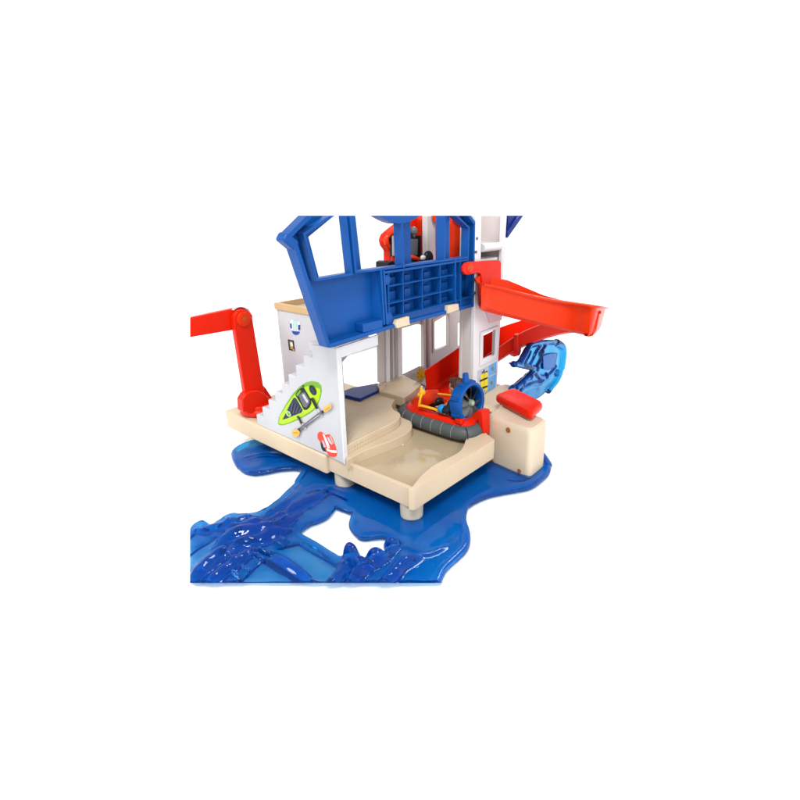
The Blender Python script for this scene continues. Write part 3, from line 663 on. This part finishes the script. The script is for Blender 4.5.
for f, dz in ((.90, -1.25), (.985, -1.1), (1.02, -.7), (1.0, -.25), (.94, -.03), (.86, .03)):
    ring = []; cs = [ctr + (q - ctr) * f for q in bt]
    for i in range(4):
        p, pv, nx = cs[i], cs[i - 1], cs[(i + 1) % 4]; a1 = (pv - p).normalized() * .8; a2 = (nx - p).normalized() * .8
        for t in [j / 5 for j in range(6)]: b1 = p + a1; b2 = p + a2; ring.append((b1.lerp(p, t)).lerp(p.lerp(b2, t), t) + Vector((0, 0, dz)))
    rs.append(ring)
rings(bm, rs); build('push_button', bm, RED, lau, bevel=0)
bm = NB(); cs = [ctr + (q - ctr) * .8 for q in bt]; prism(bm, [[Vector((p.x, p.y, h - .1)) for p in cs]], (0, 0, 1.2)); build('button_stem', bm, CREAM, lau, bevel=.15)
bm = NB(); slab(bm, 0, -2.2, -.8, [(482,412),(484.5,410),(490,409),(490,434),(484,434)]); build('release_tab', bm, RED, play, bevel=.12)

# ------------------------------------------------------------------ curling wave at the right
wave = thing('curling_wave', 'translucent azure plastic wave curling up to a hooked tip behind the red push button', 'toy wave', (-6, 46, 0))
bm = NB()
XW = -6.0
def W(pts): return [P(u, v, 0, XW) for u, v in pts]
body = smooth_loop(W([(513,389),(519,384),(524,379.5),(528,376.5),(530,374),(533.5,371),(534,368),(529,367),(520,366),(513,364.8),(514,362.8),(521,362),(526,354),(530,347),(540,341),(556,341.5),(562,346),(563.5,353),(562.5,366),(558,377),(551,387),(541,397),(530,402),(515,398)]), 4)
prism(bm, [body], (-.9, 0, 0))
for pts, r in (([(513.5,364),(520,365.3),(528,367),(534,368.5)], .5), ([(521,362),(527,352),(531,345),(545,342),(556,342)], .45), ([(556,342),(562,347),(563,356),(561,369),(556,380),(547,391)], .7), ([(516,388),(524,381),(529,376),(534,370)], .55),
               ([(529,366),(533,360),(536,352),(541,345)], .4), ([(536,367),(540,360),(541.5,352),(546,345)], .4), ([(535,372),(540,377),(549,375),(556,366)], .4), ([(520,391),(530,385),(541,382),(550,376)], .45), ([(525,362),(529,356),(531,351)], .35)):
    tube(bm, smooth_path(W(pts), 4), r, 10)
for u, v in ((530,377),(546,376),(514,364),(541,352),(536,369),(523,383),(557,373)): ell(bm, P(u, v, 0, XW + .1), (.7, .7, .6), 10)
bm = remeshed(bm, .13, 8)
for v in bm.verts: v.co.x += noise.noise(v.co * .35) * .15
build('wave_body', bm, WAVE, wave, bevel=0)
bm = NB(); slab(bm, 0, XW + .55, -.6, [(543,356),(543.5,369),(548,370.5),(555,367.5),(558,353),(550,353.5)]); build('thick_panel', bm, WATER, wave, bevel=.1)

# ------------------------------------------------------------------ hovercraft
hov = thing('toy_hovercraft', 'red toy hovercraft with grey rubber skirt and blue ringed fan on the beige deck', 'hovercraft', (-10, 17.5, 5))
def hull_ring(ax, ay, z, cx=-9.9, cy=18.9, n=64):
    r = []
    for i in range(n):
        t = 2 * math.pi * i / n; c_, s_ = math.cos(t), math.sin(t)
        e = .62 if c_ < 0 else .38
        x = cx + ax * math.copysign(abs(c_) ** e, c_); y = cy + ay * math.copysign(abs(s_) ** (.55 if c_ < 0 else .4), s_)
        r.append(Vector((x, y, z)))
    return r
zr = 6.2
bm = NB()
rings(bm, [hull_ring(6.6 + 0.85 * math.cos(a), 3.9 + .85 * math.cos(a), zr + 1.02 * math.sin(a)) for a in [2 * math.pi * k / 16 for k in range(16)]], closed=True)
skirt = build('rubber_skirt', bm, RUB, hov, bevel=0)
for xx in (-14.4,-12.6,-10.8,-9.0,-7.2,-5.4):   # thin moulded seams
    bm = NB(); tube(bm, [Vector((xx, 18.9 - 3.9 - .86 * math.cos(a), zr + 1.03 * math.sin(a))) for a in [math.radians(d) for d in range(-30, 95, 12)]], .035, 6); build('seam', bm, STEEL, skirt, bevel=0)
bm = NB(); tube(bm, [Vector((-9.9 + 6.6 + .86 * math.cos(a) - .4, 18.9 - 3.55 - .65 * math.cos(a), zr + 1.03 * math.sin(a))) for a in [math.radians(d) for d in range(-60, 95, 12)]], .06, 6); build('seam', bm, BLACK, skirt, bevel=0)
bm = NB()
rings(bm, [hull_ring(*a) for a in ((6.1, 3.4, 5.2), (6.45, 3.75, 6.6), (6.3, 3.6, 7.3), (5.9, 3.2, 7.7), (5.1, 2.5, 7.75), (4.9, 2.3, 7.55), (4.6, 2.1, 6.5))])
hull = build('hull', bm, RED, hov, bevel=0)
bm = NB(); rings(bm, [[Vector((x, 18.9 + s * w, z)) for s, z in ((-1, 7.5), (-.92, 8.4 + k), (0, 8.9 + k), (.92, 8.4 + k), (1, 7.5))] for x, w, k in ((-15.6, 1.0, -1.0), (-15.0, 2.0, -.2), (-14.0, 2.5, .6), (-13.0, 2.5, .8), (-12.6, 2.3, .2))])
build('bow_cowl', bm, RED2, hull, bevel=.15)
bm = NB(); box(bm, -5.6, -4.4, 15.3, 16.5, 7.4, 8.2); build('stern_block', bm, RED, hull, bevel=.2)
bm = NB(); prism(bm, [[P(u, v, 0, -4.2) for u, v in ((462,431),(470,424),(478,415),(485,408.5),(488,412),(488,421),(480,428),(470,433))]], (-.9, 0, 0)); build('stern_panel', bm, RED, hull, bevel=.15)
bm = NB(); box(bm, -13.4, -6.2, 16.8, 21.0, 6.2, 6.7); build('cockpit_floor', bm, plastic('dark_red_plastic', (.35, .01, .006), .4), hull, bevel=.1)
bm = NB(); box(bm, -11.6, -10.8, 18.0, 19.8, 6.6, 8.3); ell(bm, (-10.9, 18.8, 8.5), (.6, .9, .6), 12); build('dashboard', bm, BLACK, hull, bevel=.1)
# yellow grab rail
def rail(pts, r): 
    bm = NB(); tube(bm, smooth_path([P(*p) for p in pts], 4), r, 10); return build('grab_rail', bm, YEL, hull, bevel=0)
rail([(446,413.5,2,8.2),(436,409.7,2,8.5),(426,406.8,2,8.7),(419,405.2,2,8.7)], .2)
rail([(419,406,2,8.6),(420,400,2,9.6),(422,393.5,2,10.4)], .18)
rail([(438,394,2,8.8),(446,394.8,2,8.8),(454,396,2,8.8)], .17)
bm = NB(); c = P(422.3, 392.5, 2, 10.4); ell(bm, c, (.5, .5, .55), 14); ell(bm, P(420, 395, 2, 10), (.45, .4, .4), 12); lathe(bm, c + Vector((-.1, 0, .3)), (-.4, 0, 1), [(0, .27), (.5, .2)], 12); build('searchlight', bm, YEL, hull, bevel=.03)
# fan
fc = (P(466, 401.5, 0, -3.6)); 
ax_ = Vector((1, -.02, .10)).normalized()
fz = 3.35 * .8; fc = P(471.8, 403, 0, -4.8)
u_, w_ = frame_of(ax_)
def circ(r, off, n=40, lob=0):
    r *= .8
    return [fc + ax_ * off + (u_ * math.cos(t) + w_ * math.sin(t)) * (r * (1 + lob * max(0, math.cos(4 * t + .6)) ** 8)) for t in [2 * math.pi * i / n for i in range(n)]]
bm = NB()
rings(bm, [circ(3.6, -1.75, 40, .04), circ(3.8, -1.55, 40, .05), circ(3.85, -.2, 40, .05), circ(3.7, .15, 40), circ(3.25, .2), circ(3.05, .05), circ(3.0, -1.6), circ(3.3, -1.75)], closed=True)
ring = build('fan_ring', bm, BLUE, hov, bevel=.05)
for q in range(8):
    t = 2 * math.pi * (q + .5) / 8; d = u_ * math.cos(t) + w_ * math.sin(t)
    bm = NB(); tube(bm, [fc + d * 3.02 - ax_ * 1.5, fc + d * 3.06 - ax_ * .8, fc + d * 3.02 - ax_ * .1], [.28, .32, .25], 8); build('ring_lug', bm, BLUE, ring, bevel=0)
tz = (Vector((0, 0, 1)) - ax_ * ax_.z).normalized()
bm = NB(); lathe(bm, fc + tz * 2.95 - ax_ * .8, tz, [(0, .65), (.4, .6), (.5, .48), (1.3, .42), (1.4, .3)], 16); build('ring_handle', bm, BLUE, ring, bevel=.05)
bm = NB(); lathe(bm, fc - ax_ * 1.3, ax_, [(0, 2.36), (.1, 2.36)], 40); build('fan_guard', bm, BLACK, ring, bevel=0)
for q in range(8):
    t = 2 * math.pi * q / 8 + .2; d = u_ * math.cos(t) + w_ * math.sin(t); e = ax_.cross(d)
    bm = NB(); rs = []
    for s in [j / 6 for j in range(7)]:
        r = .4 + 1.9 * s; wd = .3 + .62 * math.sin(math.pi * min(1, s * .75 + .12)); tw = .9 - .5 * s; sweep = e * (.9 * s * s)
        ch = (e * math.cos(tw) + ax_ * math.sin(tw)); nn = ch.cross(d)
        ctr2 = fc + d * r + sweep - ax_ * .5
        rs.append([ctr2 - ch * wd, ctr2 + nn * .08, ctr2 + ch * wd, ctr2 - nn * .08])
    rings(bm, rs); build('fan_blade', bm, DGREY, hov, bevel=0)
bm = NB(); lathe(bm, fc - ax_ * .9, ax_, [(0, .5), (1.0, .5), (1.12, .42)], 24); hub = build('fan_hub', bm, plastic('grey_green_plastic', (.2, .27, .2), .4), hov, bevel=.03)
bm = NB(); lathe(bm, fc + ax_ * .23, ax_, [(0, .3), (.03, .28)], 20); build('hub_emblem', bm, I_PGRN, hub, bevel=0)
bm = NB(); box(bm, fc.x - 1.3, fc.x - .2, fc.y - 1.6, fc.y + 1.6, 7.5, fc.z - 2.4); build('fan_mount', bm, BLUE, ring, bevel=.12)

# ------------------------------------------------------------------ figure at the helm
fig = thing('person', 'small brown haired toy figure seated in the red hovercraft, facing left before the blue fan', 'toy figure', (-8.3, 16.8, 7.4))
hc = P(456.2, 386.5, 0, -7.2)
bd = Vector((hc.x + .3, hc.y, hc.z))
bm = NB()
ell(bm, hc, (1.05, .92, 1.15), 20); ell(bm, hc + Vector((-1.02, 0, -.12)), (.3, .2, .24), 10); ell(bm, hc + Vector((-.55, 0, -.75)), (.55, .6, .45), 12)
ell(bm, hc + Vector((0, .9, -.1)), (.2, .15, .28), 8); ell(bm, hc + Vector((0, -.9, -.1)), (.2, .15, .28), 8)
tube(bm, [hc + Vector((.1, 0, -.8)), hc + Vector((.15, 0, -1.6))], .45, 12)
ell(bm, hc + Vector((.3, 0, -2.6)), (.95, 1.25, 1.5), 18)
ell(bm, hc + Vector((.2, 0, -3.9)), (1.1, 1.2, .8), 14)
hand = P(439.5, 407.6, 0, -8.6); hand2 = hand + Vector((.2, 2.6, 0.2))
for sy, hd in ((-1, hand), (1, hand2)):
    sh = hc + Vector((.3, sy * 1.2, -1.8)); elb = (sh + hd) / 2 + Vector((.5, sy * .35, -.6))
    tube(bm, smooth_path([sh, elb, hd], 5), [.5 - .02 * k for k in range(11)], 10)
    ell(bm, hd, (.42, .3, .34), 10)
    for k in range(4): tube(bm, [hd + Vector((-.3, -.21 + .14 * k, .1)), hd + Vector((-.62, -.22 + .145 * k, .02)), hd + Vector((-.6, -.22 + .145 * k, -.24 - .03 * (k % 2)))], .075, 6)
    tube(bm, [hd + Vector((0, -sy * .25, .1)), hd + Vector((-.3, -sy * .42, .1))], .085, 6)
    tube(bm, smooth_path([hc + Vector((.1, sy * .6, -4)), hc + Vector((-2.0, sy * .8, -3.6)), hc + Vector((-2.6, sy * .8, -4.9))], 4), .5, 10)
bm = remeshed(bm, .07, 2)
body = build('body', bm, SKIN, fig, bevel=0)
bm = NB(); ell(bm, hc + Vector((.28, 0, .28)), (1.12, 1.05, 1.12), 18); ell(bm, hc + Vector((.75, 0, -.45)), (.55, .9, .75), 12); ell(bm, hc + Vector((-.45, 0, .85)), (.6, .85, .35), 12)
bm = remeshed(bm, .09, 2)
for v in bm.verts: v.co += (v.co - hc).normalized() * noise.noise(v.co * 3.2) * .1
build('hair', bm, HAIR, fig, bevel=0)
for s in (-1, 1):
    bm = NB(); ell(bm, hc + Vector((-.93, s * .36, .1)), (.12, .14, .15), 8); build('eye', bm, BLACK, fig, bevel=0)
bm = NB(); ell(bm, hc + Vector((-.93, 0, -.55)), (.14, .26, .06), 8); build('mouth', bm, I_RED, fig, bevel=0)
bm = NB(); ell(bm, hc + Vector((.3, 0, -2.6)), (1.08, 1.4, 1.55), 18); ell(bm, hc + Vector((.2, 0, -3.9)), (1.22, 1.32, .9), 14)
for sy, hd in ((-1, hand), (1, hand2)):
    sh = hc + Vector((.3, sy * 1.2, -1.8)); elb = (sh + hd) / 2 + Vector((.5, sy * .35, -.6)); pth = smooth_path([sh, elb, hd], 5)[:9]
    tube(bm, pth, .6, 10)
bm = remeshed(bm, .09, 2); build('jacket', bm, CLOTH, fig, bevel=0)
for sy, hd in ((-1, hand), (1, hand2)):
    sh = hc + Vector((.3, sy * 1.2, -1.8)); elb = (sh + hd) / 2 + Vector((.5, sy * .35, -.6)); p = smooth_path([sh, elb, hd], 5)
    bm = NB(); ell(bm, p[8], (.7, .68, .68), 14); build('cuff', bm, SKY, fig, bevel=0)

# ------------------------------------------------------------------ light: white studio with soft boxes
w = bpy.data.worlds.new('World'); scene.world = w; w.use_nodes = True
nt = w.node_tree; bg = nt.nodes['Background']; bg.inputs[1].default_value = 1.15
tc = nt.nodes.new('ShaderNodeTexCoord'); sx = nt.nodes.new('ShaderNodeSeparateXYZ'); nt.links.new(tc.outputs['Generated'], sx.inputs[0])
rp = nt.nodes.new('ShaderNodeValToRGB'); rp.color_ramp.elements[0].position = .33; rp.color_ramp.elements[0].color = (1, 1, 1, 1)
rp.color_ramp.elements[1].position = .62; rp.color_ramp.elements[1].color = (.5, .5, .51, 1)
nt.links.new(sx.outputs['Z'], rp.inputs['Fac']); nt.links.new(rp.outputs['Color'], bg.inputs[0])
def area(name, loc, target, size, power, col=(1, 1, 1)):
    l = bpy.data.lights.new(name, 'AREA'); l.shape = 'RECTANGLE'; l.size = size[0]; l.size_y = size[1]; l.energy = power; l.color = col
    o = bpy.data.objects.new(name, l); C.objects.link(o); o.location = Vector(loc) * S
    o.rotation_euler = (Vector(target) - Vector(loc)).to_track_quat('-Z', 'Y').to_euler(); return o
area('softbox_key', (180, -260, 480), (-10, 15, 8), (1.3, 1.3), 270)
area('softbox_left', (-260, -300, 260), (-10, 15, 8), (.7, 1.6), 90)
area('softbox_fill', (330, -120, 230), (-10, 15, 8), (.8, 1.4), 75)
area('softbox_back', (-150, 330, 380), (-10, 15, 0), (1.4, 1.4), 130)
scene.view_settings.view_transform = 'Standard'; scene.view_settings.look = 'None'
scene.view_settings.exposure = 0; scene.view_settings.gamma = 1
scene.render.engine = 'CYCLES'; scene.cycles.max_bounces = 12; scene.cycles.transmission_bounces = 10; scene.cycles.caustics_refractive = True
scene.render.resolution_x = 1024; scene.render.resolution_y = 1024
for o in scene.objects:
    if 'origin_cm' in o: del o['origin_cm']
